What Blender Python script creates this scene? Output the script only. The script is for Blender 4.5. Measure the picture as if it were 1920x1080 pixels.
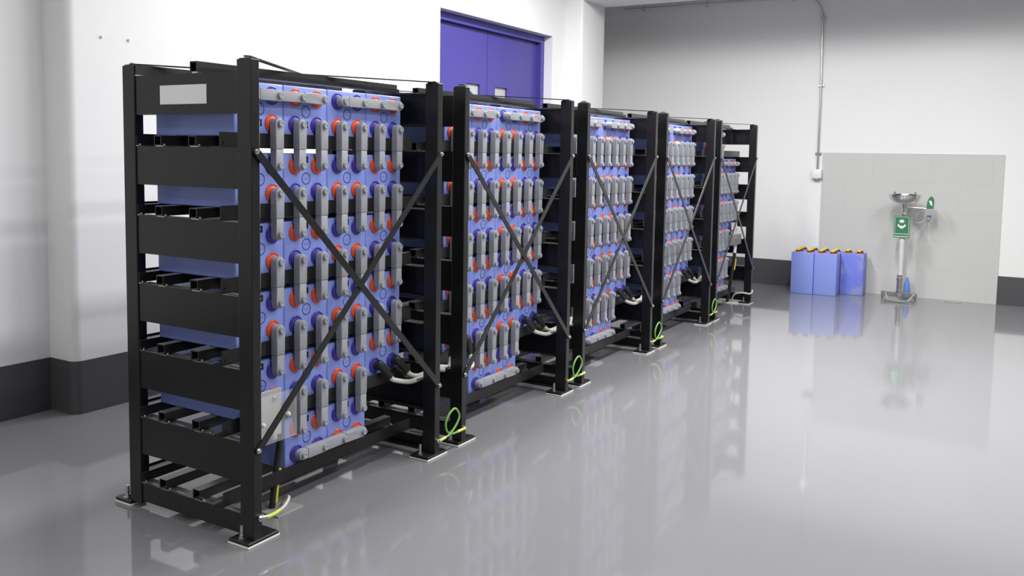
import bpy, bmesh, math, random
from mathutils import Vector, Matrix
random.seed(7)
for o in list(bpy.data.objects): bpy.data.objects.remove(o)
SC = bpy.context.scene
COL = SC.collection
PI = math.pi

# ------------------------------------------------------------------ camera
cam_d = bpy.data.cameras.new('camera'); cam = bpy.data.objects.new('camera', cam_d); COL.objects.link(cam)
YAW, PITCH, ROLL = 0.5369, 0.0808, 0.0164
FPX, CX, CY = 1651.0, 960.0, 422.35
cy, sy, cp, sp = math.cos(YAW), math.sin(YAW), math.cos(PITCH), math.sin(PITCH)
fwd = Vector((-sy*cp, cy*cp, -sp)); r0 = Vector((cy, sy, 0)); u0 = r0.cross(fwd)
cr, sr = math.cos(ROLL), math.sin(ROLL)
rgt = cr*r0 + sr*u0; up = -sr*r0 + cr*u0
M = Matrix((rgt, up, -fwd)).transposed().to_4x4(); M.translation = Vector((2.5593, -2.3634, 1.5537))
cam.matrix_world = M
cam_d.sensor_fit = 'HORIZONTAL'; cam_d.sensor_width = 36.0
cam_d.lens = FPX/1920*36; cam_d.shift_y = -(540-CY)/1920
cam_d.clip_start = 0.05; cam_d.clip_end = 60
SC.camera = cam

# ------------------------------------------------------------------ world, lamps, exposure
w = bpy.data.worlds.new('room_air'); SC.world = w; w.use_nodes = True
w.node_tree.nodes['Background'].inputs[0].default_value = (1, 1, 1, 1)
w.node_tree.nodes['Background'].inputs[1].default_value = 0.05
SC.view_settings.view_transform = 'Standard'; SC.view_settings.look = 'None'
SC.view_settings.gamma = 1.0; SC.view_settings.use_curve_mapping = False
SC.view_settings.exposure = 0.32
LAMPZ = 3.75
def lamp(x, y, power, lx=0.25, ly=1.5):
    d = bpy.data.lights.new('ceiling_or_fill_lamp', 'AREA'); d.shape = 'RECTANGLE'; d.size = lx; d.size_y = ly
    d.energy = power; d.color = (1.0, 0.995, 0.985)
    o = bpy.data.objects.new('ceiling_or_fill_lamp', d); o.location = (x, y, LAMPZ); COL.objects.link(o)
for y, p in ((1.6, 16), (3.1, 46), (4.7, 98)): lamp(-0.5, y, p)
for y, p in ((-0.3, 56), (3.3, 38), (4.8, 45)): lamp(3.3, y, p)
for y, p in ((0.6, 34), (2.6, 50), (4.5, 100)): lamp(1.4, y, p)
lamp(-1.3, -3.4, 48)  # unseen fill lamp added behind the camera, lifts the rack end and its sticker
for y, p in ((-0.6, 50), (2.0, 30), (4.6, 30)): lamp(6.0, y, p)

# ------------------------------------------------------------------ materials
def mat(name, col, rough=0.5, metal=0.0, spec=0.5, noise=0.0, nscale=20.0, coat=0.0, alpha=1.0, trans=0.0, rnoise=0.0, bump=0.0, sheen=0.0):
    m = bpy.data.materials.new(name); m.use_nodes = True
    nt = m.node_tree; b = nt.nodes['Principled BSDF']
    b.inputs['Base Color'].default_value = (*col, 1); b.inputs['Roughness'].default_value = rough
    b.inputs['Metallic'].default_value = metal; b.inputs['Specular IOR Level'].default_value = spec
    b.inputs['Coat Weight'].default_value = coat; b.inputs['Coat Roughness'].default_value = 0.035
    b.inputs['Alpha'].default_value = alpha; b.inputs['Transmission Weight'].default_value = trans
    tc = nt.nodes.new('ShaderNodeTexCoord'); n = nt.nodes.new('ShaderNodeTexNoise')
    n.inputs['Scale'].default_value = nscale; n.inputs['Detail'].default_value = 4
    nt.links.new(tc.outputs['Object'], n.inputs['Vector'])
    if noise:
        r = nt.nodes.new('ShaderNodeMix'); r.data_type = 'RGBA'
        r.inputs['A'].default_value = (*[c*(1-noise) for c in col], 1); r.inputs['B'].default_value = (*[min(1, c*(1+noise)) for c in col], 1)
        nt.links.new(n.outputs['Fac'], r.inputs['Factor']); nt.links.new(r.outputs['Result'], b.inputs['Base Color'])
    if rnoise:
        mr = nt.nodes.new('ShaderNodeMapRange'); mr.inputs['To Min'].default_value = max(0.0, rough-rnoise); mr.inputs['To Max'].default_value = rough+rnoise
        nt.links.new(n.outputs['Fac'], mr.inputs['Value']); nt.links.new(mr.outputs['Result'], b.inputs['Roughness'])
    if bump:
        bp = nt.nodes.new('ShaderNodeBump'); bp.inputs['Strength'].default_value = bump; bp.inputs['Distance'].default_value = 0.01
        nt.links.new(n.outputs['Fac'], bp.inputs['Height']); nt.links.new(bp.outputs['Normal'], b.inputs['Normal'])
    if sheen: b.inputs['Sheen Weight'].default_value = sheen; b.inputs['Sheen Roughness'].default_value = 0.4
    return m
M_WALL = mat('white_wall_paint', (0.80, 0.80, 0.79), 0.38, spec=0.35, noise=0.015, nscale=1.5, bump=0.02)
M_CEIL = mat('white_ceiling', (0.66, 0.66, 0.66), 0.8, noise=0.02)
M_WALL2 = mat('grey_wall_paint', (0.45, 0.45, 0.45), 0.5, noise=0.02)
M_BASE = mat('dark_grey_skirting_paint', (0.072, 0.072, 0.076), 0.4, noise=0.06, nscale=4)
M_FLOOR = mat('grey_epoxy_floor', (0.215, 0.213, 0.223), 0.07, spec=0.42, noise=0.05, nscale=0.8, coat=0.2, rnoise=0.02, bump=0.01)
M_TILE = mat('grey_wall_tile', (0.55, 0.55, 0.535), 0.3, noise=0.02, nscale=3)
M_BLACK = mat('black_powder_coat', (0.0065, 0.0065, 0.0072), 0.3, spec=0.42, noise=0.15, nscale=30, rnoise=0.05, sheen=0.12)
M_RAIL = mat('rail_black_coat', (0.012, 0.0118, 0.011), 0.3, spec=0.5, noise=0.3, nscale=25, rnoise=0.06, sheen=0.45)  # rail coat, slightly lighter and higher in sheen than the posts
M_FLANGE = mat('painted_sheen_flange', (0.085, 0.083, 0.078), 0.4, noise=0.25, nscale=30, sheen=0.3)  # grey paints in the grazing reflection of the black coat
M_BLUE = mat('blue_battery_plastic', (0.222, 0.285, 0.69), 0.36, noise=0.04, nscale=8)
M_RED = mat('orange_red_seal', (0.62, 0.082, 0.028), 0.35, noise=0.06)
M_NAVY = mat('violet_blue_seal', (0.045, 0.032, 0.30), 0.35, noise=0.06)
M_GREY = mat('grey_connector_plastic', (0.31, 0.318, 0.345), 0.45, noise=0.03, nscale=40)
M_INK = mat('navy_print', (0.012, 0.012, 0.10), 0.5, noise=0.05)
M_DARK = mat('black_plastic', (0.008, 0.008, 0.009), 0.4, noise=0.1)
M_RUB = mat('black_rubber', (0.014, 0.014, 0.015), 0.5, noise=0.15, nscale=60)
M_YEL = mat('yellow_plastic', (0.75, 0.66, 0.07), 0.4, noise=0.05)
M_STEEL = mat('zinc_steel', (0.62, 0.62, 0.60), 0.28, metal=1.0, noise=0.1, nscale=50)
M_CHROME = mat('polished_stainless', (0.74, 0.73, 0.70), 0.22, metal=1.0, noise=0.05, rnoise=0.04)
M_PADW = mat('white_grout_pad', (0.72, 0.71, 0.66), 0.7, noise=0.08, nscale=40)
M_WHITE = mat('white_plastic', (0.78, 0.78, 0.77), 0.4, noise=0.02)
M_PAPER = mat('white_sticker', (0.90, 0.90, 0.91), 0.5, noise=0.01)
M_CABLEW = mat('white_cable_sheath', (0.58, 0.57, 0.52), 0.45, noise=0.06, nscale=30)
M_GREEN = mat('green_cable_sheath', (0.20, 0.42, 0.10), 0.4, noise=0.15, nscale=25)
M_SLEEVE = mat('yellow_green_sleeve', (0.62, 0.66, 0.13), 0.4, noise=0.08, nscale=30)
M_VIOLET = mat('violet_door_paint', (0.062, 0.050, 0.255), 0.33, noise=0.03, nscale=2)
M_SIGN = mat('green_sign', (0.045, 0.17, 0.085), 0.4, noise=0.05)
M_SIGNW = mat('white_sign_print', (0.68, 0.76, 0.70), 0.45, noise=0.02)
M_PALE = mat('pale_steel_plate', (0.42, 0.41, 0.40), 0.35, noise=0.05, nscale=15)
M_FPLATE = mat('grey_floor_plate', (0.27, 0.27, 0.265), 0.3, noise=0.1, nscale=30)
M_CLEAR = mat('clear_acrylic', (0.95, 0.95, 0.95), 0.05, alpha=0.12, noise=0.01)
M_PANE = mat('wired_door_glass', (0.40, 0.40, 0.38), 0.12, noise=0.1, nscale=3)
M_WRAP = mat('plastic_wrapped_pole', (0.62, 0.62, 0.60), 0.25, noise=0.12, nscale=9, rnoise=0.1, bump=0.25)
M_BAG = mat('blue_plastic_bottle', (0.14, 0.26, 0.62), 0.35, noise=0.1)
# dusty blue for the third battery on the floor: chalky dust patches on the plastic
M_DUST = mat('dusty_blue_plastic', (0.17, 0.21, 0.66), 0.45)
nt = M_DUST.node_tree; bs = nt.nodes['Principled BSDF']
nz = nt.nodes.new('ShaderNodeTexNoise'); nz.inputs['Scale'].default_value = 7.0; nz.inputs['Detail'].default_value = 5
tc = nt.nodes.new('ShaderNodeTexCoord'); nt.links.new(tc.outputs['Object'], nz.inputs['Vector'])
rp = nt.nodes.new('ShaderNodeMapRange'); rp.inputs['From Min'].default_value = 0.47; rp.inputs['From Max'].default_value = 0.62; rp.inputs['To Max'].default_value = 0.6
nt.links.new(nz.outputs['Fac'], rp.inputs['Value'])
mx = nt.nodes.new('ShaderNodeMix'); mx.data_type = 'RGBA'; mx.inputs['A'].default_value = (0.16, 0.20, 0.68, 1); mx.inputs['B'].default_value = (0.33, 0.34, 0.50, 1)
nt.links.new(rp.outputs['Result'], mx.inputs['Factor']); nt.links.new(mx.outputs['Result'], bs.inputs['Base Color'])
# tile grout
nt = M_TILE.node_tree; bs = nt.nodes['Principled BSDF']
br = nt.nodes.new('ShaderNodeTexBrick'); br.offset = 0.5
br.inputs['Color1'].default_value = (0.55, 0.55, 0.537, 1); br.inputs['Color2'].default_value = (0.54, 0.54, 0.528, 1); br.inputs['Mortar'].default_value = (0.48, 0.48, 0.47, 1)
br.inputs['Scale'].default_value = 1.0; br.inputs['Mortar Size'].default_value = 0.002; br.inputs['Brick Width'].default_value = 0.61; br.inputs['Row Height'].default_value = 0.325
tc = nt.nodes.new('ShaderNodeTexCoord'); mp = nt.nodes.new('ShaderNodeMapping'); mp.inputs['Rotation'].default_value = (-PI/2, 0, 0)
nt.links.new(tc.outputs['Object'], mp.inputs['Vector']); nt.links.new(mp.outputs['Vector'], br.inputs['Vector']); nt.links.new(br.outputs['Color'], bs.inputs['Base Color'])

# ------------------------------------------------------------------ mesh helpers
class MB:
    def __init__(s): s.bm = bmesh.new()
    def box(s, a, b, bev=0.0, seg=1):
        g = bmesh.ops.create_cube(s.bm, size=1.0); vs = g['verts']
        for v in vs: v.co = Vector([(a[i]+b[i])/2 + v.co[i]*(b[i]-a[i]) for i in range(3)])
        if bev:
            es = list({e for v in vs for e in v.link_edges})
            bmesh.ops.bevel(s.bm, geom=es, offset=bev, segments=seg, affect='EDGES', profile=0.5)
        return s
    def cyl(s, p, q, r, n=16, r2=None):
        p, q = Vector(p), Vector(q); d = q-p
        m = Matrix.Translation((p+q)/2) @ d.to_track_quat('Z', 'Y').to_matrix().to_4x4()
        bmesh.ops.create_cone(s.bm, cap_ends=True, segments=n, radius1=r, radius2=r if r2 is None else r2, depth=d.length, matrix=m)
        return s
    def lathe(s, prof, axis='Z', loc=(0, 0, 0), n=24, sy=1.0):
        """prof: list of (radius, height) along the axis"""
        rings = []
        for r, h in prof:
            ring = []
            for k in range(n):
                a = 2*PI*k/n; u, v = r*math.cos(a), r*math.sin(a)
                c = {'Z': (u, v*sy, h), 'X': (h, u, v), 'Y': (u, h, v)}[axis]
                ring.append(s.bm.verts.new(Vector(c)+Vector(loc)))
            rings.append(ring)
        for A, B in zip(rings, rings[1:]):
            for k in range(n):
                s.bm.faces.new((A[k], A[(k+1) % n], B[(k+1) % n], B[k]))
        for R in (rings[0], rings[-1]):
            if (R[0].co-R[n//2].co).length > 1e-5: s.bm.faces.new(R)
        return s
    def tube(s, pts, r, n=10, radii=None, closed=False):
        pts = [Vector(p) for p in pts]; rings = []; N = len(pts); prev = None
        for i, p in enumerate(pts):
            t = (pts[min(i+1, N-1)]-pts[max(i-1, 0)]).normalized()
            if prev is None:
                a = Vector((0, 0, 1)) if abs(t.z) < 0.9 else Vector((1, 0, 0)); x = t.cross(a).normalized()
            else: x = (prev - t*prev.dot(t)).normalized()
            prev = x; y = t.cross(x); rr = radii[i] if radii else r
            rings.append([s.bm.verts.new(p + rr*(x*math.cos(2*PI*k/n)+y*math.sin(2*PI*k/n))) for k in range(n)])
        for A, B in zip(rings, rings[1:]):
            for k in range(n): s.bm.faces.new((A[k], A[(k+1) % n], B[(k+1) % n], B[k]))
        s.bm.faces.new(rings[0][::-1]); s.bm.faces.new(rings[-1])
        return s
    def prism(s, poly, axis, a, b, bev=0.0, seg=2):
        """extrude the 2-D outline poly along axis from a to b (poly in the other two axes, xyz order)"""
        def P(u, v, h): return {'X': (h, u, v), 'Y': (u, h, v), 'Z': (u, v, h)}[axis]
        A = [s.bm.verts.new(P(u, v, a)) for u, v in poly]; B = [s.bm.verts.new(P(u, v, b)) for u, v in poly]
        fa = s.bm.faces.new(A); fb = s.bm.faces.new(B); n = len(poly)
        for k in range(n): s.bm.faces.new((A[k], A[(k+1) % n], B[(k+1) % n], B[k]))
        if bev:
            bmesh.ops.bevel(s.bm, geom=list(fb.edges), offset=bev, segments=seg, affect='EDGES', profile=0.5)
        return s
    def rhs(s, x0, x1, z0, z1, y0, y1, t=0.003):
        """open-ended rectangular hollow section along Y"""
        o = [(x0, z0), (x1, z0), (x1, z1), (x0, z1)]; i = [(x0+t, z0+t), (x1-t, z0+t), (x1-t, z1-t), (x0+t, z1-t)]
        R = [[s.bm.verts.new((u, y, v)) for u, v in q] for y in (y0, y1) for q in (o, i)]
        for k in range(4):
            l = (k+1) % 4
            s.bm.faces.new((R[0][k], R[0][l], R[2][l], R[2][k])); s.bm.faces.new((R[1][k], R[3][k], R[3][l], R[1][l]))
            s.bm.faces.new((R[0][k], R[1][k], R[1][l], R[0][l])); s.bm.faces.new((R[2][k], R[2][l], R[3][l], R[3][k]))
        return s
    def mesh(s, name, material, smooth=False):
        bmesh.ops.recalc_face_normals(s.bm, faces=s.bm.faces)
        me = bpy.data.meshes.new(name); s.bm.to_mesh(me); s.bm.free(); me.materials.append(material)
        if smooth:
            for p in me.polygons: p.use_smooth = True
            me.set_sharp_from_angle(angle=math.radians(38))
        return me
def obj(name, me, parent=None, loc=(0, 0, 0), rot=None, label=None):
    o = bpy.data.objects.new(name, me); o.location = loc
    if rot: o.rotation_euler = rot
    if parent: o.parent = parent
    if label: o['label'] = label
    COL.objects.link(o); return o
def thing(name, label, cat, loc=(0, 0, 0), group=None, me=None, rot=None):
    o = obj(name, me, None, loc, rot, label); o['category'] = cat
    if group: o['group'] = group
    return o
def struct(name, me, label=None, parent=None, loc=(0, 0, 0)):
    o = obj(name, me, parent, loc)
    if parent is None: o['kind'] = 'structure'
    if label: o['label'] = label
    return o
def stadium(w_, l_, n=10):
    """2-D outline, long axis second, centred on 0"""
    r = w_/2; h = l_/2-r; p = []
    for k in range(n+1): a = PI*k/n; p.append((r*math.cos(a), h+r*math.sin(a)))
    for k in range(n+1): a = PI+PI*k/n; p.append((r*math.cos(a), -h+r*math.sin(a)))
    return p
def smooth_path(pts, n=8):
    pts = [Vector(p) for p in pts]; out = []
    for i in range(len(pts)-1):
        p0, p1, p2, p3 = pts[max(i-1, 0)], pts[i], pts[i+1], pts[min(i+2, len(pts)-1)]
        for k in range(n):
            t = k/n
            out.append(0.5*((2*p1)+(p2-p0)*t+(2*p0-5*p1+4*p2-p3)*t*t+(3*p1-p0-3*p2+p3)*t**3))
    out.append(pts[-1]); return out

# ------------------------------------------------------------------ room
XW, XR, XL2 = -2.155, -2.39, -2.66       # face of the thick back wall, near recess, far recess
YF, YB, XE, ZC = 8.547, -5.0, 9.8, 4.1
Y0W, Y1W = 0.647, 6.685
struct('floor', MB().box((XL2-0.3, YB, -0.1), (XE, YF+0.3, 0)).mesh('floor', M_FLOOR), 'glossy grey epoxy floor')
struct('ceiling', MB().box((XL2-0.3, YB, ZC), (XE, YF+0.3, ZC+0.1)).mesh('ceiling', M_CEIL))
struct('wall_far', MB().box((XL2-0.3, YF, 0), (XE, YF+0.2, ZC)).mesh('wall_far', M_WALL))
struct('wall_right', MB().box((XE, YB, 0), (XE+0.2, YF+0.2, ZC)).mesh('wall_right', M_WALL2))
struct('wall_near', MB().box((XL2-0.3, YB-0.2, 0), (XE, YB, ZC)).mesh('wall_near', M_WALL2))
DY0, DY1, DZ = 4.23, 6.37, 2.862         # door opening
b = MB()
prof = []                                 # thick wall, near corner rounded
r = 0.05
pl = [(XL2-0.3, Y0W), (XW-r, Y0W)] + [(XW-r+r*math.sin(a*PI/16), Y0W+r-r*math.cos(a*PI/16)) for a in range(1, 9)] + [(XW, DY0), (XL2-0.3, DY0)]
b.prism(pl, 'Z', 0, ZC)
b.box((XL2-0.3, DY1, 0), (XW, Y1W, ZC)); b.box((XL2-0.3, DY0, DZ), (XW, DY1, ZC))
struct('wall_back', b.mesh('wall_back', M_WALL, True), 'white back wall behind the racks, holding the violet door')
struct('wall_left', MB().box((XL2-0.3, YB, 0), (XR, Y0W, ZC)).mesh('wall_left', M_WALL), 'recessed white wall at the left edge')
struct('wall_corner', MB().box((XL2-0.3, Y1W, 0), (XL2, YF, ZC)).mesh('wall_corner', M_WALL))
b = MB(); b.box((XL2, Y1W, 0), (-1.945, 7.29, ZC), 0.03, 3)
struct('trim_1', b.mesh('trim_1', M_WALL, True), 'white square column near the far corner')
b = MB(); b.box((-1.975, Y1W+0.006, 3.295), (XE, 7.262, ZC), 0.006)
struct('trim_2', b.mesh('trim_2', M_WALL), 'white beam crossing under the ceiling')
struct('trim_3', MB().box((0.352, YF-0.012, 0.0), (2.2425, YF, 1.63)).mesh('trim_3', M_TILE), 'grey tiled splash panel on the far wall')
BH = 0.3134
pb = [(XW+0.006, DY0), (XW+0.006, Y0W+r)] + [(XW-r+(r+0.006)*math.cos(a*PI/16), Y0W+r-(r+0.006)*math.sin(a*PI/16)) for a in range(1, 9)] + [(XR, Y0W-0.006), (XR, Y0W), (XW-r, Y0W), (XW, Y0W+r), (XW, DY0)]
struct('baseboard_back', MB().prism(pb, 'Z', 0, BH).mesh('baseboard_back', M_BASE))
struct('baseboard_left', MB().box((XR, YB, 0), (XR+0.006, Y0W-0.006, BH)).mesh('baseboard_left', M_BASE))
struct('baseboard_far', MB().box((XL2, YF-0.006, 0), (0.352, YF, BH)).mesh('baseboard_far', M_BASE))
struct('baseboard_right', MB().box((2.2425, YF-0.006, 0), (XE, YF, BH)).mesh('baseboard_right', M_BASE))

# violet double door
XD = -2.256
door = struct('door_1', None, 'violet blue double door set back in the white wall', loc=(XD-0.06, (DY0+DY1)/2, 0))
dl = Vector(door.location)
def dmesh(b, name, m): 
    bmesh.ops.translate(b.bm, verts=b.bm.verts, vec=-dl); return b.mesh(name, m)
b = MB(); fw = 0.075
b.box((XD-0.14, DY0, 0), (XD, DY0+fw, DZ)); b.box((XD-0.14, DY1-fw, 0), (XD, DY1, DZ)); b.box((XD-0.14, DY0+fw, DZ-fw), (XD, DY1-fw, DZ))
obj('door_frame', dmesh(b, 'door_frame', M_VIOLET), door)
ys = [DY0+fw+0.003, 5.272, DY1-fw-0.003]; XP = XD-0.055
for k, (wy0, wy1) in enumerate(((4.90, 5.14), (5.43, 5.67))):
    y0, y1 = ys[k]+(0.004 if k else 0), ys[k+1]-(0 if k else 0.004); z0, z1 = 1.75, 2.243; zt = DZ-fw-0.004
    b = MB()
    b.box((XP-0.045, y0, 0.008), (XP, wy0, zt)); b.box((XP-0.045, wy1, 0.008), (XP, y1, zt))
    b.box((XP-0.045, wy0, z1), (XP, wy1, zt)); b.box((XP-0.045, wy0, 0.008), (XP, wy1, z0))
    lf = obj('door_leaf', dmesh(b, 'door_leaf', M_VIOLET), door)
    obj('vision_pane', dmesh(MB().box((XP-0.03, wy0, z0), (XP-0.024, wy1, z1)), 'vision_pane', M_PANE), lf, label='small glazed panel in the door leaf')
# two screw anchors left in the back wall
for y, z, lab in ((0.86, 2.193, 'small screw anchor in the white back wall, nearer the rounded wall corner'), (1.039, 2.195, 'small screw anchor in the white back wall, farther from the rounded wall corner')):
    thing('wall_anchor', lab, 'screw', (XW, y, z), 'screw anchors in the back wall', MB().lathe([(0.0, 0.012), (0.006, 0.012), (0.009, 0.006), (0.009, 0.0)], 'X').mesh('wall_anchor', M_STEEL, True))

# ------------------------------------------------------------------ racks
H, D, L, WX, WY = 1.9, 0.762, 1.2456, 0.0764, 0.0428
RY = [0.0, 1.4447, 2.8857, 4.3218, 5.7244]
ZK = lambda k: 0.114+0.2895*k
RNAME = ['nearest rack', 'second nearest rack', 'middle rack', 'fourth rack from the front', 'farthest rack']
CXR, CYR = -D/2, L/2
def rmesh(b, name, m, smooth=False):
    bmesh.ops.translate(b.bm, verts=b.bm.verts, vec=(-CXR, -CYR, 0)); return b.mesh(name, m, smooth)
def hexbolt(b, p, axis, r=0.011, h=0.008):
    p = Vector(p); a = Vector(axis)
    b.cyl(p, p+a*0.002, r*1.45, 16); b.cyl(p+a*0.002, p+a*(0.002+h), r, 6)
PARTS = []   # (name, mesh, label, [(sub name, mesh, label)], flag)
for px0 in (-WX, -D):
    for py0 in (0, L-WY):
        b = MB(); b.box((px0, py0, 0.022), (px0+WX, py0+WY, H-0.004), 0.003, 2)
        b.box((px0+0.008, py0+0.006, H-0.004), (px0+WX-0.008, py0+WY-0.006, H))
        cap = MB(); hexbolt(cap, (px0+WX/2, py0+WY/2, H), (0, 0, 1), 0.008, 0.006)
        PARTS.append(('post', rmesh(b, 'post', M_BLACK), None, [('post_bolt', rmesh(cap, 'post_bolt', M_STEEL), None)]))
        ym = py0+WY/2; f = px0 == -WX
        x0, x1 = (-0.11, 0.002) if f else (-D-0.088, -D+0.016)
        ya, yb = (ym-0.052, ym+0.108) if (py0 == 0 and f) else ((ym-0.032, ym+0.05) if py0 == 0 else (ym-0.083, ym+0.083))
        b = MB(); b.box((x0, ya, 0.009), (x1, yb, 0.022), 0.002)
        pad = MB(); pad.box((x0-0.004, ya-0.003, 0), (x1+0.003, yb+0.004, 0.009), 0.002)
        st = MB(); sx, sy_ = (x0+0.045, ya+0.028) if f else (x0+0.05, ym-0.005)
        st.cyl((sx, sy_, 0.022), (sx, sy_, 0.025), 0.017, 18); st.cyl((sx, sy_, 0.025), (sx, sy_, 0.036), 0.0125, 6); st.cyl((sx, sy_, 0.036), (sx, sy_, 0.075), 0.0075, 12)
        PARTS.append(('foot_plate', rmesh(b, 'foot_plate', M_BLACK), None, [('grout_pad', rmesh(pad, 'grout_pad', M_PADW), 'white pad under the foot plate'), ('anchor_stud', rmesh(st, 'anchor_stud', M_STEEL, True), None)]))
for end in (0, 1):
    for k in range(7):
        z1 = ZK(k); z0 = 0.034 if k == 0 else z1-0.16
        Y = (lambda y: y) if end == 0 else (lambda y: L-y)
        xa, xb = -D+WX, -WX
        def bb(b, x0, y0, z0_, x1, y1, z1_):
            a, c = Y(y0), Y(y1); b.box((x0, min(a, c), z0_), (x1, max(a, c), z1_))
        b = MB()
        bb(b, xa, 0.006, z0, xb, 0.010, z1)
        bb(b, xa, 0.010, z0, xb, 0.05, z0+0.004)
        for x in (xa, xb-0.04): bb(b, x, 0.010, z0+0.004, x+0.04, 0.014, z1-0.004)
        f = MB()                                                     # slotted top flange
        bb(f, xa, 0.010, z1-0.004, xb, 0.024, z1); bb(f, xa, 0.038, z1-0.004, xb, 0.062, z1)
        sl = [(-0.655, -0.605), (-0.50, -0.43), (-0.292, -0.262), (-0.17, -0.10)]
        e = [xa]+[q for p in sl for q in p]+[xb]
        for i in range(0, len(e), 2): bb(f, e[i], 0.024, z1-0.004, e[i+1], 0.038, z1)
        PARTS.append(('end_panel', rmesh(b, 'end_panel', M_BLACK), None, [('slotted_flange', rmesh(f, 'slotted_flange', M_FLANGE), 'slotted flange on the panel top, greyed for grazing sheen')]))
RX = [(-0.725, -0.680), (-0.569, -0.525), (-0.360, -0.315)]
for k in range(6):
    z = ZK(k)
    for x0, x1 in RX:
        b = MB(); b.rhs(x0, x1, z+0.003, z+0.044, 0.004, L-0.004, 0.0035)
        subs = []
        for y in (0.016, L-0.016):
            t = MB(); t.box((x0+0.012, y-0.012, z), (x1+0.012, y+0.012, z+0.003)); t.cyl((x1+0.007, y, z), (x1+0.007, y, z+0.010), 0.0055, 6)
            subs.append(('rail_clip', rmesh(t, 'rail_clip', M_STEEL), 'bright steel clip holding the rail end'))
        PARTS.append(('shelf_rail', rmesh(b, 'shelf_rail', M_RAIL), None, subs))
    b = MB(); b.box((-0.187, 0.010, z+0.003), (-0.183, L-0.010, z+0.060)); b.box((-0.235, 0.010, z), (-0.183, L-0.010, z+0.004))
    b.cyl((-0.183, 0.03, z+0.02), (-0.180, 0.03, z+0.02), 0.005, 8)
    PARTS.append(('front_stop_rail', rmesh(b, 'front_stop_rail', M_BLACK), None, []))
    b = MB(); b.box((-0.738, 0.030, z+0.003), (-0.734, L-0.030, z+0.052)); b.box((-0.738, 0.030, z), (-0.729, L-0.030, z+0.003))
    PARTS.append(('rear_stop_rail', rmesh(b, 'rear_stop_rail', M_BLACK), None, []))
for x0, x1 in ((-0.720, -0.677), (-0.344, -0.304)):
    b = MB(); b.rhs(x0, x1, ZK(6)+0.005, ZK(6)+0.047, 0.004, L+0.02, 0.0035)
    subs = []
    for y in (0.016, L-0.016):
        t = MB(); t.box((x0+0.012, y-0.012, ZK(6)), (x1+0.003, y+0.012, ZK(6)+0.005))
        subs.append(('rail_clip', rmesh(t, 'rail_clip', M_STEEL), None))
    PARTS.append(('top_rail', rmesh(b, 'top_rail', M_RAIL), None, subs))
b = MB(); b.box((-0.275, 0.004, ZK(6)), (-0.235, L-0.004, ZK(6)+0.004)); b.box((-0.275, 0.004, ZK(6)+0.004), (-0.271, L-0.004, ZK(6)+0.022))
PARTS.append(('top_stop_rail', rmesh(b, 'top_stop_rail', M_BLACK), None, []))
def flat_bar(p, q, nrm, w_, t_, ext):
    p, q, n = Vector(p), Vector(q), Vector(nrm).normalized(); d = (q-p).normalized(); s_ = n.cross(d); ln = (q-p).length
    poly = stadium(w_, ln+2*ext); b = MB(); b.prism(poly, 'Z', 0, t_)
    m = Matrix((s_, d, n)).transposed().to_4x4(); m.translation = (p+q)/2
    bmesh.ops.transform(b.bm, matrix=m, verts=b.bm.verts); return b
for (p, q, off) in (((0, 0.018, 1.547), (0, 1.226, 0.377), 0.0065), ((0, 0.022, 0.381), (0, 1.232, 1.547), 0.001)):
    b = flat_bar((off, p[1], p[2]), (off, q[1], q[2]), (1, 0, 0), 0.030, 0.005, 0.015)
    subs = []
    for e in (p, q):
        t = MB(); hexbolt(t, (off+0.005, e[1], e[2]), (1, 0, 0), 0.0075, 0.006)
        if off > 0.002: t.cyl((0, e[1], e[2]), (off+0.005, e[1], e[2]), 0.008, 10)
        subs.append(('brace_bolt', rmesh(t, 'brace_bolt', M_STEEL), 'bright steel bolt at the brace end'))
    PARTS.append(('cross_brace', rmesh(b, 'cross_brace', M_BLACK), None, subs))
for (p, q, off) in (((-0.04, 0.02), (-D+0.04, L-0.02), 0.005), ((-D+0.04, 0.02), (-0.04, L-0.02), 0.0)):
    b = flat_bar((p[0], p[1], H+off), (q[0], q[1], H+off), (0, 0, 1), 0.030, 0.004, 0.012)
    PARTS.append(('top_strap', rmesh(b, 'top_strap', M_BLACK), None, []))
racks = []
RLAB = ['black steel battery rack nearest the camera, with a blank white label on its end',
        'black steel battery rack second from the camera, in front of the violet door',
        'black steel battery rack in the middle of the row of five',
        'black steel battery rack next to last, fourth from the camera',
        'black steel battery rack farthest from the camera, top right cells missing']
for i, y in enumerate(RY):
    t = thing('battery_rack', RLAB[i], 'rack', (CXR, y+CYR, 0), 'black battery racks standing in a row'); racks.append(t)
    for nm, me, lab, subs in PARTS:
        o = obj(nm, me, t, label=lab)
        for sn, sm, sl in subs: obj(sn, sm, o, label=sl)
    if i == 0:
        obj('blank_label', rmesh(MB().box((-0.528, 0.0045, 1.731), (-0.2515, 0.006, 1.807)), 'blank_label', M_PAPER), t, label='blank white rectangular sticker')

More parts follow.
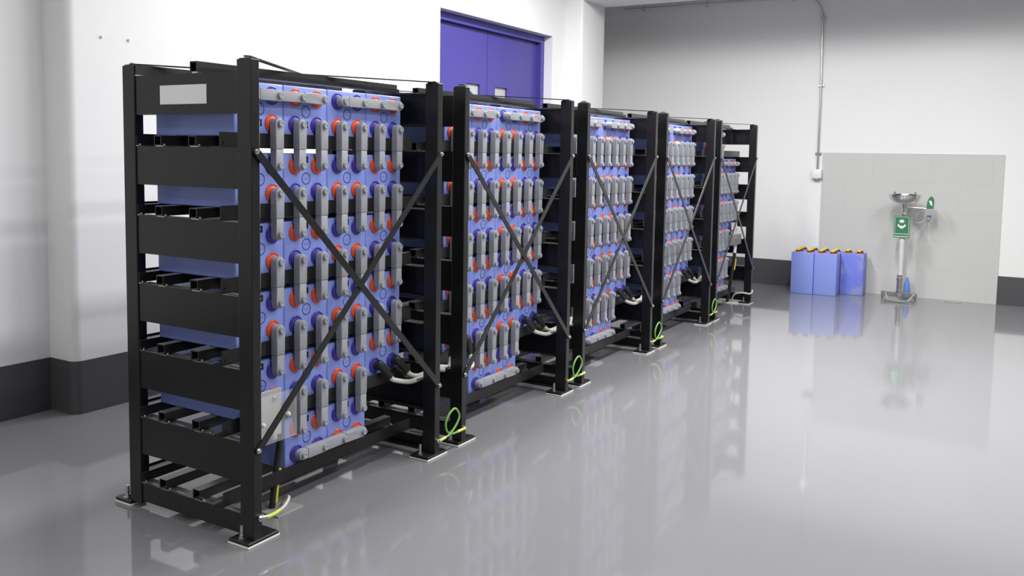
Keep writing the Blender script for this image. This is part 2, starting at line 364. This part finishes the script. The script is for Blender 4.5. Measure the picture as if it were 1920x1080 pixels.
# ------------------------------------------------------------------ battery cells
XFACE, CW, CH, CD = -0.197, 0.267, 0.222, 0.478
DYT, DZT = 0.067, 0.0575
zc = lambda r_: ZK(6-r_)+0.1595
b = MB(); b.box((-CD/2, -CW/2+0.001, -CH/2), (CD/2, CW/2-0.001, CH/2), 0.006, 3)
ME_CASE = b.mesh('case', M_BLUE, True)
def seal_mesh(m):
    b = MB(); b.lathe([(0.0, 0.0), (0.0385, 0.0), (0.0385, 0.004), (0.0365, 0.006), (0.034, 0.006), (0.033, 0.0045), (0.030, 0.0045), (0.029, 0.007), (0.025, 0.009), (0.022, 0.0095), (0.022, 0.0145), (0.0, 0.0145)], 'X', n=28)
    return b.mesh('terminal_seal', m, True)
ME_SEAL = {'r': seal_mesh(M_RED), 'b': seal_mesh(M_NAVY)}
b = MB(); n = 32
for rr in ((0.0255, 0.0235),):
    A = [[b.bm.verts.new((h, r_*math.cos(2*PI*k/n), r_*math.sin(2*PI*k/n))) for k in range(n)] for r_, h in ((0.0262, 0), (0.0262, 0.0008), (0.0229, 0.0008), (0.0229, 0))]
    for j in range(4):
        for k in range(n): b.bm.faces.new((A[j][k], A[j][(k+1) % n], A[(j+1) % 4][(k+1) % n], A[(j+1) % 4][k]))
for y_, z_ in ((-0.012, 0.0), (0.0, 0.0), (0.012, 0.0)): b.cyl((0, y_, z_), (0.0008, y_, z_), 0.0017, 8)
ME_MARK = b.mesh('printed_circle', M_INK)
ME_WIN = MB().box((0, -0.016, -0.014), (0.0022, 0.012, 0.014), 0.0007).mesh('level_window', M_DARK)
ME_FLOAT = MB().lathe([(0.005, 0.0), (0.005, 0.0032), (0.0, 0.0036)], 'X', n=12).mesh('level_float', M_YEL, True)
ORD = ['first', 'second', 'third', 'fourth']
ROWN = {1: 'top row', 2: 'second row', 3: 'third row', 4: 'fourth row', 5: 'fifth row', 6: 'bottom row'}
def has(i, r_, c):
    if i < 4: return not (r_ == 6 and c in (0, 3))
    return c in {1: (0, 1), 2: (0, 1, 2, 3), 3: (0, 1, 2, 3), 4: (0, 1, 2, 3), 5: (0, 1, 2), 6: (1, 2)}[r_]
COLN = ['leftmost', 'second from the left', 'second from the right', 'rightmost']
def ycol(i, c): return RY[i]+0.0935+CW*(c+0.5)
for i in range(5):
    for r_ in range(1, 7):
        for c in range(4):
            if not has(i, r_, c): continue
            if i == 4 and r_ in (1, 5, 6): cn = {1: {0: 'left', 1: 'right'}, 5: {0: 'leftmost', 1: 'middle', 2: 'rightmost'}, 6: {1: 'left', 2: 'right'}}[r_][c]
            elif r_ == 6: cn = {1: 'left', 2: 'right'}[c]
            else: cn = COLN[c]
            lab = 'blue battery cell, %s in the %s, %s' % (cn, ROWN[r_], RNAME[i].replace(' from the front', ''))
            t = thing('battery_cell', lab, 'battery', (XFACE-CD/2, ycol(i, c), zc(r_)-CH/2-0.0035), 'blue battery cells lying in the racks')
            zz = CH/2+0.0035; zcase = CH/2
            obj('case', ME_CASE, t, (0, 0, zcase))
            for s in (-1, 1):
                for v in (1, -1):
                    pol = 'b' if (c % 2 == 0) == (v == 1) else 'r'
                    obj('terminal_seal', ME_SEAL[pol], t, (CD/2, s*DYT, zz+v*DZT), label='orange red terminal seal' if pol == 'r' else 'violet blue terminal seal')
            obj('printed_circle', ME_MARK, t, (CD/2, 0, zz))
            wdw = obj('level_window', ME_WIN, t, (CD/2, 0.0, zz+(-DZT+0.002 if r_ == 1 else DZT+0.026)))
            obj('level_float', ME_FLOAT, wdw, (0, -0.006, 0.0), label='yellow level float')

# ------------------------------------------------------------------ connectors
XB0, XB1 = XFACE+0.0145, XFACE+0.0485       # back and front of the connector covers
ME_CBOLT = MB().lathe([(0.0145, 0.0), (0.0145, 0.010), (0.013, 0.0125), (0.0055, 0.0125), (0.0045, 0.011), (0.0, 0.011)], 'X', n=18).mesh('connector_bolt', M_GREY, True)
LV = CH_V = 0.2895-2*DZT
b = MB(); w_ = 0.046; hl = LV/2
tot = LV+w_; js = -0.018
def shell(b, wv, lo, hi, x0, x1, cap_lo, cap_hi, bev):
    r = wv/2; p = []
    if cap_hi: p += [(r*math.cos(PI*k/10), hi-r+r*math.sin(PI*k/10)) for k in range(11)]
    else: p += [(r, hi), (-r, hi)]
    if cap_lo: p += [(r*math.cos(PI+PI*k/10), lo+r+r*math.sin(PI+PI*k/10)) for k in range(11)]
    else: p += [(-r, lo), (r, lo)]
    b.prism(p, 'X', x0, x1, bev, 2)
shell(b, w_, js, tot/2, 0, 0.034, False, True, 0.003); shell(b, w_-0.003, -tot/2, js-0.0012, 0, 0.0326, True, False, 0.003)
b.box((0.001, -0.02, js-0.003), (0.027, 0.02, js+0.003))
ME_VBAR = b.mesh('connector_cover', M_GREY, True)
b = MB(); tot = 3*0.1335+w_
def hshell(b, wv, lo, hi, x0, x1, cap_lo, cap_hi, bev):
    r = wv/2; p = []
    if cap_hi: p += [(hi-r+r*math.sin(PI*k/10), r*math.cos(PI*k/10)) for k in range(11)]
    else: p += [(hi, r), (hi, -r)]
    if cap_lo: p += [(lo+r-r*math.sin(PI*k/10), -r*math.cos(PI*k/10)) for k in range(11)]
    else: p += [(lo, -r), (lo, r)]
    b.prism(p, 'X', x0, x1, bev, 2)
e = [-tot/2, -tot/2+0.052, -0.1335/2+0.012, 0.1335/2+0.012, tot/2]
for j in range(4):
    hshell(b, w_-(0.0 if j % 2 else 0.003), e[j]+(0.0006 if j else 0), e[j+1]-(0.0006 if j < 3 else 0), 0, 0.034-(0 if j % 2 else 0.001), j == 0, j == 3, 0.003)
b.box((0.001, -tot/2+0.03, -0.018), (0.027, tot/2-0.03, 0.018))
ME_HBAR = b.mesh('connector_cover', M_GREY, True)
ordn = ['first', 'second', 'third', 'fourth', 'fifth', 'sixth', 'seventh', 'eighth']
def connector_v(i, r_, c, s, n_from_right, total):
    pos = 'rightmost' if n_from_right == 0 else ordn[n_from_right]+' from the right'
    lab = 'upright grey connector, %s, between %s and %s, %s' % (pos, ROWN[r_].replace(' row', ''), ROWN[r_+1], RNAME[i].replace(' from the front', ''))
    z = (zc(r_)+zc(r_+1))/2
    t = thing('cell_connector', lab, 'connector', (XB0, ycol(i, c)+s*DYT, z), 'upright grey connector bars between the battery rows')
    obj('connector_cover', ME_VBAR, t)
    for v in (1, -1): obj('connector_bolt', ME_CBOLT, t, (0.0325 if v < 0 else 0.034, 0, v*LV/2))
def connector_h(i, r_, c, v, lab):
    t = thing('row_connector', lab, 'connector', (XB0, ycol(i, c)+CW/2, zc(r_)+v*DZT), 'long level grey connector bars with four bolts')
    obj('connector_cover', ME_HBAR, t)
    for k in range(4): obj('connector_bolt', ME_CBOLT, t, (0.0332, (k-1.5)*0.1335, 0))
for i in range(5):
    for r_ in range(1, 6):
        cs = [(c, s) for c in range(4) for s in (-1, 1) if has(i, r_, c) and has(i, r_+1, c)]
        for j, (c, s) in enumerate(cs): connector_v(i, r_, c, s, len(cs)-1-j, len(cs))
    connector_h(i, 1, 0, 1, 'long grey connector bar along the top of the %s, left half' % RNAME[i])
    if i < 4: connector_h(i, 1, 2, 1, 'long grey connector bar along the top of the %s, right half' % RNAME[i])
    else: connector_h(i, 2, 2, 1, 'long grey connector bar on the second row, right half of the farthest rack')
    connector_h(i, 6, 1, -1, 'long grey connector bar along the bottom row of the %s' % RNAME[i])

# ------------------------------------------------------------------ power cables between racks: black boots, white sheaths
PAIR = ['nearest and second rack', 'second and middle rack', 'middle and fourth rack', 'fourth and farthest rack']
for i in range(4):
    for s in (-1, 1):
        z = zc(5)-DZT; ya = ycol(i, 3)+s*DYT; yb = ycol(i+1, 0)+s*DYT
        base = Vector((XFACE+0.009, ya, z)); dz = 0.0 if s > 0 else -0.006
        side = 'right' if s > 0 else 'left'
        t = thing('power_cable', 'white power cable from the %s black boot low right, linking %s' % (side, PAIR[i]), 'cable', base, 'white power cables linking neighbouring racks')
        P0 = Vector((0.012, 0, 0)); xx = 0.045 if s > 0 else 0.07
        def boot(sign):
            bt = MB(); d = Vector((0.25, 0.62*sign, -0.74)).normalized()
            bt.tube([(0, 0, 0), (0.012, 0, 0), (0.022, 0, 0)], 0.021, 14)
            bt.tube([Vector((0.022, 0, 0.012))+d*q for q in (-0.012, 0.0, 0.03, 0.034, 0.06, 0.064, 0.10)], 0.02, 14, radii=[0.015, 0.021, 0.022, 0.0195, 0.0195, 0.0175, 0.0145])
            return bt, Vector((0.022, 0, 0.012))+d*0.10, d
        bt, pe, d = boot(1); obj('rubber_boot', bt.mesh('rubber_boot', M_RUB, True), t, label='black rubber boot')
        bt, qe, d2 = boot(-1 if s < 0 else -0.2); off = Vector((0, yb-ya, 0)); obj('rubber_boot', bt.mesh('rubber_boot', M_RUB, True), t, off, label='black rubber boot')
        ps = [pe-d*0.02, pe, pe+d*0.025, (xx, ya*0+0.17-s*0.02, -0.105+dz), (xx+0.01, 0.26-s*0.03, -0.098+dz), (xx, 0.36-s*0.05, -0.09+dz), off+qe+d2*0.06+Vector((0.0, -0.02, -0.01)), off+qe+d2*0.015, off+qe-d2*0.02]
        obj('sheath', MB().tube(smooth_path(ps, 7), 0.0125, 10).mesh('sheath', M_CABLEW, True), t)

# ------------------------------------------------------------------ green earth cables looping between the posts
GL = ['green earth cable looped low between the nearest and second rack', 'green earth cable looped low between the second and middle rack',
      'green earth cable looped low between the middle and fourth rack', 'green earth cable looped low between the fourth and farthest rack']
for i in range(4):
    y0 = RY[i]+L-0.022; y1 = RY[i+1]+0.022; g = y1-y0; zA, zB = 0.088, 0.093
    t = thing('earth_cable', GL[i], 'cable', (0, y0, zA), 'green earth cables looped between the rack posts')
    k = g/0.243
    P_ = [(0.012, 0, 0), (0.016, 0.045*k, 0.006), (0.020, 0.085*k, 0.016), (0.026, 0.135*k, 0.055), (0.028, 0.158*k, 0.098), (0.024, 0.125*k, 0.142), (0.018, 0.08*k, 0.122), (0.014, 0.055*k, 0.075), (0.012, 0.075*k, 0.028), (0.010, 0.125*k, 0.006), (0.010, 0.185*k, 0.004), (0.012, g, zB-zA)]
    pp = smooth_path(P_, 7)
    obj('sheath', MB().tube(pp[3:-3], 0.0058, 10).mesh('sheath', M_GREEN, True), t)
    obj('end_sleeve', MB().tube(pp[1:9], 0.0075, 10).mesh('end_sleeve', M_SLEEVE, True), t, label='yellow green sleeve at the cable end')
    obj('end_sleeve', MB().tube(pp[-10:-1], 0.0075, 10).mesh('end_sleeve', M_SLEEVE, True), t, label='yellow green sleeve at the cable end')
    for y, z in ((0, 0), (g, zB-zA)):
        b = MB(); b.cyl((0, y, z), (0.010, y, z), 0.0115, 14); b.cyl((0.010, y, z), (0.018, y, z), 0.007, 6)
        obj('cable_lug', b.mesh('cable_lug', M_STEEL), t, label='steel lug bolted to the post')

# ------------------------------------------------------------------ terminal plates with feeder cables (first and last rack)
yp = RY[0]+0.0905
t = thing('terminal_plate', 'pale terminal plate with a clear cover, low at the left of the nearest rack', 'terminal plate', (-0.15, yp+0.12, 0.345))
o0 = Vector(t.location)
def loc(b): bmesh.ops.translate(b.bm, verts=b.bm.verts, vec=-o0); return b
obj('plate', loc(MB().box((-0.150, 0.085, 0.352), (-0.146, 0.292, 0.553), 0.0015)).mesh('plate', M_PALE), t)
obj('clear_cover', loc(MB().box((-0.112, 0.075, 0.340), (-0.108, 0.345, 0.545), 0.001)).mesh('clear_cover', M_CLEAR), t, label='clear acrylic cover plate')
for y, z in ((0.300, 0.445), (0.160, 0.43)):
    so = MB(); so.cyl((-0.146, y-0.012, z), (-0.105, y-0.012, z), 0.004, 10); so.lathe([(0.0, 0.016), (0.006, 0.0145), (0.0095, 0.009), (0.0095, 0.004), (0.005, 0.0)], 'X', (-0.108, y-0.012, z), 16)
    obj('standoff', loc(so).mesh('standoff', M_WHITE, True), t, label='white cover fastener')
for y, z in ((0.255, 0.515), (0.14, 0.515)):
    so = MB(); so.cyl((-0.175, y, z), (-0.138, y, z), 0.008, 6); so.cyl((-0.146, y, z), (-0.142, y, z), 0.014, 14)
    obj('plate_bolt', loc(so).mesh('plate_bolt', M_STEEL), t)
so = MB(); so.tube([(-0.140, 0.225, 0.40), (-0.138, 0.232, 0.375), (-0.138, 0.238, 0.345)], 0.016, 12); obj('cable_lug', loc(so).mesh('cable_lug', M_PALE, True), t)
def feeder(name, label, pts, r, m, group, mark=None):
    p0 = Vector(pts[-1]); t = thing(name, label, 'cable', p0, group)
    pp = [p-p0 for p in smooth_path(pts, 7)]
    obj('sheath', MB().tube(pp, r, 12).mesh('sheath', m, True), t)
    if mark:
        a, bb_, dx = mark; q = [p+Vector(dx) for p in pp[a:bb_]]
        obj('marker_sleeve', MB().tube(q, r*0.45, 10).mesh('marker_sleeve', M_YEL, True), t, label='yellow marker strip')
    return t
feeder('feeder_cable', 'thick black feeder cable with yellow strip, dropping to the floor at the near rack', [(-0.165, 0.30, 0.37), (-0.185, 0.318, 0.30), (-0.20, 0.320, 0.22), (-0.205, 0.312, 0.15), (-0.21, 0.305, 0.07), (-0.215, 0.302, 0.007)], 0.014, M_RUB, 'feeder cables at the rack ends', (18, 33, (0.012, 0.008, 0)))
t = thing('earth_cable', 'pale earth cable with yellow sleeve bolted to the front post of the nearest rack', 'cable', (0, 0.03, 0.109))
pp = smooth_path([(0.012, 0, 0), (0.016, 0.04, -0.003), (0.016, 0.08, 0.0), (0.012, 0.12, 0.008), (-0.01, 0.165, 0.018), (-0.06, 0.215, 0.0), (-0.12, 0.265, -0.035), (-0.19, 0.315, -0.08), (-0.21, 0.325, -0.102)], 7)
obj('sheath', MB().tube(pp, 0.0065, 10).mesh('sheath', M_CABLEW, True), t)
obj('end_sleeve', MB().tube(pp[3:17], 0.0082, 10).mesh('end_sleeve', M_SLEEVE, True), t, label='yellow sleeve')
b = MB(); b.cyl((0, 0, 0), (0.010, 0, 0), 0.0145, 14); b.cyl((0.010, 0, 0), (0.018, 0, 0), 0.008, 6); b.tube(pp[0:5], 0.009, 10)
obj('cable_lug', b.mesh('cable_lug', M_STEEL), t)
thing('floor_plate', 'flat grey plate around the cable hole in the floor at the near rack', 'plate', (-0.205, 0.32, 0), 'cable plates in the floor', MB().box((-0.085, -0.075, 0), (0.085, 0.075, 0.006), 0.001).mesh('floor_plate', M_FPLATE))
# last rack
yq = ycol(4, 3); zq = zc(4)-DZT
t = thing('terminal_box', 'grey terminal box with white plate on the right of the farthest rack', 'terminal box', (-0.14, yq, 0.64)); o0 = Vector(t.location)
obj('plate', loc(MB().box((-0.158, yq-0.075, 0.70), (-0.153, yq+0.115, 0.875), 0.001)).mesh('plate', M_WHITE), t, label='white plate')
for s in (-1, 1): obj('plate_bolt', loc(MB().cyl((-0.181, yq+s*DYT, zq), (-0.140, yq+s*DYT, zq), 0.010, 6)).mesh('plate_bolt', M_STEEL), t)
b = MB(); b.box((-0.153, yq-0.17, 0.645), (-0.10, yq+0.105, 0.755), 0.004); b.cyl((-0.10, yq-0.10, 0.715), (-0.085, yq-0.10, 0.715), 0.014, 12)
obj('housing', loc(b).mesh('housing', M_FPLATE), t)
obj('white_lead', loc(MB().tube(smooth_path([(-0.125, yq-0.03, 0.66), (-0.125, yq-0.035, 0.60), (-0.125, yq-0.04, 0.55)], 5), 0.018, 12)).mesh('white_lead', M_WHITE, True), t, label='white cable stub')
feeder('feeder_cable', 'thick black feeder cable with yellow strip, dropping to the floor at the farthest rack', [(-0.125, yq-0.04, 0.56), (-0.13, yq-0.045, 0.45), (-0.145, yq-0.05, 0.33), (-0.17, yq-0.02, 0.20), (-0.21, yq+0.09, 0.08), (-0.25, yq+0.18, 0.004)], 0.018, M_RUB, 'feeder cables at the rack ends', (4, 12, (0.016, 0.004, 0)))
thing('floor_plate', 'flat pale plate around the cable hole in the floor at the farthest rack', 'plate', (-0.24, yq+0.20, 0), 'cable plates in the floor', MB().box((-0.13, -0.12, 0), (0.13, 0.12, 0.006), 0.001).mesh('floor_plate', M_PADW))
yl = RY[4]+L-0.022
t = thing('earth_cable', 'pale green earth cable from the floor to the last post of the farthest rack', 'cable', (0, yl, 0.145))
pp = smooth_path([(0.012, 0, 0), (0.02, -0.05, -0.015), (0.015, -0.13, -0.02), (-0.05, -0.16, -0.01), (-0.14, -0.14, -0.04), (-0.19, -0.08, -0.139)], 7)
obj('sheath', MB().tube(pp, 0.009, 10).mesh('sheath', M_CABLEW, True), t)
b = MB(); b.cyl((0, 0, 0), (0.010, 0, 0), 0.0145, 14); b.cyl((0.010, 0, 0), (0.018, 0, 0), 0.008, 6)
obj('cable_lug', b.mesh('cable_lug', M_STEEL), t)

# ------------------------------------------------------------------ spare cells standing on the floor
FW, FD, FH = 0.251, 0.20, 0.478
def spare(x0, y0, rz, label, m):
    t = thing('battery_cell', label, 'battery', (x0+FW/2, y0+FD/2, 0), 'spare battery cells standing on the floor', rot=(0, 0, rz))
    obj('case', MB().box((-FW/2+0.001, -FD/2, 0), (FW/2-0.001, FD/2, FH), 0.006, 3).mesh('case', m, True), t)
    for sx in (-1, 1):
        for sy_ in (-1, 1):
            x, y = sx*0.063, sy_*0.052; front = sy_ < 0
            b = MB(); b.lathe([(0.0, 0.0), (0.037, 0.0), (0.037, 0.006), (0.030, 0.010), (0.0, 0.010)], 'Z', (x, y, FH), 24)
            s = obj('terminal_seal', b.mesh('terminal_seal', M_RED if front else M_NAVY, True), t, label='red terminal seal' if front else 'dark violet terminal seal')
            b = MB(); b.cyl((x, y, FH+0.010), (x, y, FH+0.022), 0.024, 18); obj('terminal_boot', b.mesh('terminal_boot', M_DARK, True), s, label='black terminal collar')
            b = MB(); b.lathe([(0.021, 0.0), (0.021, 0.014), (0.017, 0.017), (0.0, 0.017)], 'Z', (x, y, FH+0.022), 18); obj('terminal_cap', b.mesh('terminal_cap', M_YEL, True), s, label='yellow terminal cap')
spare(0.156, 8.02, -0.01, 'blue battery cell standing on the floor, leftmost in the front row by the wall', M_BLUE)
spare(0.409, 8.035, -0.01, 'blue battery cell standing on the floor, right one of the front pair by the wall', M_BLUE)
spare(0.150, 8.262, -0.005, 'blue battery cell in the back row, its capped top behind the leftmost standing cell', M_BLUE)
spare(0.403, 8.262, -0.005, 'blue battery cell in the back row, its capped top behind the second standing cell', M_BLUE)
spare(0.658, 8.262, -0.01, 'dusty blue battery cell on the floor, set back nearest the eyewash stand', M_DUST)

# ------------------------------------------------------------------ conduit and switch box on the far wall
t = thing('conduit', 'thin steel conduit running down the far wall and bending left under the beam', 'pipe', (0.30, YF-0.03, 1.42)); o0 = Vector(t.location)
yy = YF-0.03; zt = 3.468; R_ = 0.26
pts = [(0.300, yy, 1.42), (0.300, yy, 2.2), (0.290, yy, 3.0), (0.285, yy, zt-R_)] + [(0.285-R_+R_*math.cos(a*PI/20), yy, zt-R_+R_*math.sin(a*PI/20)) for a in range(1, 11)] + [(-1.0, yy, zt), (-2.25, yy, zt)]
obj('pipe', loc(MB().tube(pts, 0.0115, 12)).mesh('pipe', M_STEEL, True), t)
for (x, z, hz) in ((0.300, 1.617, 0), (0.297, 2.417, 0), (0.286, 3.20, 0), (-0.06, zt, 1), (-1.13, zt, 1), (-1.98, zt, 1)):
    b = MB(); dx, dz = (0.014, 0.036) if hz else (0.036, 0.014)
    b.box((x-dx, YF-0.016, z-dz), (x+dx, YF-0.0005, z+dz), 0.002); b.box((x-dx*0.6, YF-0.046, z-dz*0.6), (x+dx*0.6, YF-0.016, z+dz*0.6), 0.003)
    obj('pipe_clamp', loc(b).mesh('pipe_clamp', M_STEEL), t)
t = thing('switch_box', 'small white switch box on the far wall at the foot of the conduit', 'switch box', (0.30, YF, 1.30)); o0 = Vector(t.location)
obj('housing', loc(MB().box((0.245, YF-0.075, 1.325), (0.355, YF-0.012, 1.43), 0.005, 2)).mesh('housing', M_WHITE, True), t)
obj('back_plate', loc(MB().box((0.25, YF-0.0125, 1.33), (0.35, YF, 1.425))).mesh('back_plate', M_WHITE), t)
obj('cable_gland', loc(MB().lathe([(0.018, 1.305), (0.03, 1.315), (0.03, 1.3255)], 'Z', (0.30, YF-0.045, 0), 16)).mesh('cable_gland', M_PALE, True), t)

# ------------------------------------------------------------------ eyewash station
ex, ey = 1.312, 8.2
t = thing('eyewash_station', 'stainless steel eyewash stand with green sign in front of the tiled panel', 'eyewash', (ex, ey, 0)); o0 = Vector(t.location)
b = MB()
b.box((1.10, 8.30, 0.022), (1.475, 8.345, 0.075), 0.004); b.box((1.20, 7.985, 0.004), (1.43, 8.02, 0.028), 0.004)
for xa, xb in ((1.22, 1.14), (1.41, 1.44)):
    b.tube([(xa, 8.0, 0.017), (xb, 8.32, 0.055)], 0.012, 8)
b.box((ex-0.02, 8.15, 0.03), (ex+0.02, 8.32, 0.075), 0.004)
for x in (1.115, 1.46): b.cyl((x, 8.322, 0), (x, 8.322, 0.03), 0.014, 12)
for x in (1.215, 1.415): b.cyl((x, 8.002, 0), (x, 8.002, 0.01), 0.013, 12)
obj('base_frame', loc(b).mesh('base_frame', M_CHROME, True), t)
b = MB(); b.lathe([(0.036, 0.07), (0.036, 0.115), (0.031, 0.12), (0.031, 0.225), (0.036, 0.23), (0.036, 0.25), (0.028, 0.255), (0.030, 0.285), (0.022, 0.288)], 'Z', (ex-0.01, ey, 0), 20)
obj('lower_coupling', loc(b).mesh('lower_coupling', M_CHROME, True), t)
b = MB(); b.lathe([(0.026, 0.285), (0.025, 0.4), (0.029, 0.52), (0.027, 0.6), (0.030, 0.72), (0.028, 0.93)], 'Z', (ex-0.005, ey, 0), 18)
obj('wrapped_pole', loc(b).mesh('wrapped_pole', M_WRAP, True), t, label='pole wrapped in whitish plastic film')
b = MB(); b.lathe([(0.024, 0.92), (0.024, 0.95), (0.032, 0.952), (0.032, 0.972), (0.023, 0.974), (0.023, 1.03), (0.030, 1.032), (0.030, 1.08), (0.02, 1.085)], 'Z', (ex, ey, 0), 20)
obj('valve_body', loc(b).mesh('valve_body', M_CHROME, True), t)
b = MB(); b.lathe([(0.02, 1.073), (0.06, 1.077), (0.10, 1.091), (0.14, 1.122), (0.158, 1.155), (0.166, 1.178), (0.170, 1.178), (0.163, 1.155), (0.145, 1.116), (0.105, 1.083), (0.06, 1.07), (0.02, 1.067)], 'Z', (ex, ey, 0), 36)
obj('bowl', loc(b).mesh('bowl', M_CHROME, True), t)
for sx in (-1, 1):
    b = MB(); b.tube(smooth_path([(ex, ey, 1.072), (ex+sx*0.03, ey-0.01, 1.10), (ex+sx*0.062, ey-0.02, 1.14), (ex+sx*0.066, ey-0.02, 1.165)], 5), 0.011, 10)
    n_ = obj('spray_head', loc(b).mesh('spray_head', M_CHROME, True), t)
    b = MB(); b.lathe([(0.014, 1.155), (0.034, 1.162), (0.034, 1.183), (0.0, 1.186)], 'Z', (ex+sx*0.066, ey-0.02, 0), 18)
    obj('dust_cap', loc(b).mesh('dust_cap', M_DARK, True), n_, label='dark dust cap')
    b = MB(); b.cyl((ex+sx*0.105, ey-0.02, 1.15), (ex+sx*0.105, ey-0.02, 1.205), 0.009, 12); b.cyl((ex+sx*0.105, ey-0.02, 1.196), (ex+sx*0.105, ey-0.02, 1.206), 0.014, 12)
    obj('spray_pin', loc(b).mesh('spray_pin', M_CHROME, True), t)
b = MB(); b.tube([(ex, ey, 1.045), (ex+0.22, ey, 1.03)], 0.012, 10); b.tube([(ex+0.145, ey, 1.035), (ex+0.195, ey, 1.032)], 0.016, 10)
obj('valve_arm', loc(b).mesh('valve_arm', M_CHROME, True), t)
b = MB(); b.tube(smooth_path([(1.485, ey, 1.028), (1.46, ey, 0.98), (1.435, ey, 0.935), (1.43, ey+0.02, 0.885), (1.455, ey+0.10, 0.868), (1.495, ey+0.20, 0.885), (1.53, ey+0.31, 0.905)], 6), 0.0085, 10)
obj('supply_hose', loc(b).mesh('supply_hose', M_CHROME, True), t)
hp = [(-0.036, -0.058), (0.036, -0.056), (0.042, 0.0), (0.038, 0.05), (0.022, 0.074), (0.005, 0.078), (-0.012, 0.062), (-0.028, 0.02)]
b = MB(); b.prism([(x+1.566, z+1.088) for x, z in hp], 'Y', ey+0.004, ey-0.004)
hd = obj('push_handle', loc(b).mesh('push_handle', M_SIGN), t, label='green push paddle')
b = MB(); b.prism([(1.566+x, 1.088+z) for x, z in ((-0.012, 0.032), (0.008, 0.035), (0.018, 0.02), (0.024, -0.012), (0.030, -0.026), (0.016, -0.018), (0.004, -0.012), (-0.004, 0.008))], 'Y', ey-0.004, ey-0.0052)
obj('paddle_print', loc(b).mesh('paddle_print', M_SIGNW), hd, label='white pictogram')
b = MB(); b.box((1.219, ey-0.042, 0.70), (1.381, ey-0.036, 0.943), 0.001); b.box((ex-0.02, ey-0.036, 0.78), (ex+0.02, ey-0.02, 0.86))
sg = obj('sign_panel', loc(b).mesh('sign_panel', M_SIGN), t, label='green eyewash sign')
b = MB(); y0, y1 = ey-0.0432, ey-0.042
for a in ((1.228, 0.709, 1.231, 0.934), (1.369, 0.709, 1.372, 0.934), (1.228, 0.709, 1.372, 0.712), (1.228, 0.931, 1.372, 0.934), (1.234, 0.742, 1.366, 0.748), (1.234, 0.715, 1.366, 0.720)):
    b.box((a[0], y0, a[1]), (a[2], y1, a[3]))
b.prism([(1.298+0.025*math.cos(k*PI/10), 0.884+0.018*math.sin(k*PI/10)) for k in range(20)], 'Y', y1, y0)
b.prism([(1.298+x, 0.838+z) for x, z in ((-0.042, -0.008), (-0.038, 0.012), (-0.026, 0.016), (-0.028, 0.004), (-0.014, -0.004), (0.014, -0.004), (0.028, 0.004), (0.026, 0.016), (0.038, 0.012), (0.042, -0.008), (0.020, -0.024), (0.012, -0.034), (-0.012, -0.034), (-0.020, -0.024))], 'Y', y1, y0)
obj('sign_print', loc(b).mesh('sign_print', M_SIGNW), sg, label='white frame and washing pictogram')
t = thing('water_tap', 'small steel wall tap with blue handle beside the eyewash bowl', 'tap', (1.53, YF-0.012, 0.90)); o0 = Vector(t.location)
b = MB(); b.cyl((1.53, YF-0.012, 0.905), (1.53, YF-0.05, 0.905), 0.016, 14); b.cyl((1.53, YF-0.035, 0.885), (1.53, YF-0.035, 0.925), 0.012, 12)
obj('tap_body', loc(b).mesh('tap_body', M_CHROME, True), t)
obj('tap_handle', loc(MB().box((1.512, YF-0.055, 0.928), (1.556, YF-0.022, 0.945), 0.003)).mesh('tap_handle', M_BAG), t, label='blue tap handle')
feeder('drain_tube', 'thin clear tube hanging from the wall tap down to the floor', [(1.528, YF-0.035, 0.886), (1.515, YF-0.03, 0.78), (1.465, YF-0.02, 0.57), (1.44, YF-0.02, 0.25), (1.425, YF-0.03, 0.006)], 0.002, M_WHITE, None)
b = MB(); b.lathe([(0.0, 0.0), (0.030, 0.0), (0.032, 0.02), (0.031, 0.14), (0.022, 0.19), (0.016, 0.21), (0.016, 0.23), (0.0, 0.232)], 'Z', (0, 0, 0), 20, 0.7)
thing('bottle', 'blue plastic bottle on the floor behind the eyewash pole', 'bottle', (1.352, 8.44, 0), None, b.mesh('bottle', M_BAG, True))
b = MB(); b.lathe([(0.0, 0.0), (0.085, 0.0), (0.085, 0.003), (0.07, 0.004), (0.0, 0.004)], 'Z', (0, 0, 0), 24, 0.55)
thing('floor_drain', 'small round floor drain by the tiled panel, right of the eyewash', 'drain', (1.83, 8.41, 0), None, b.mesh('floor_drain', M_STEEL, True))
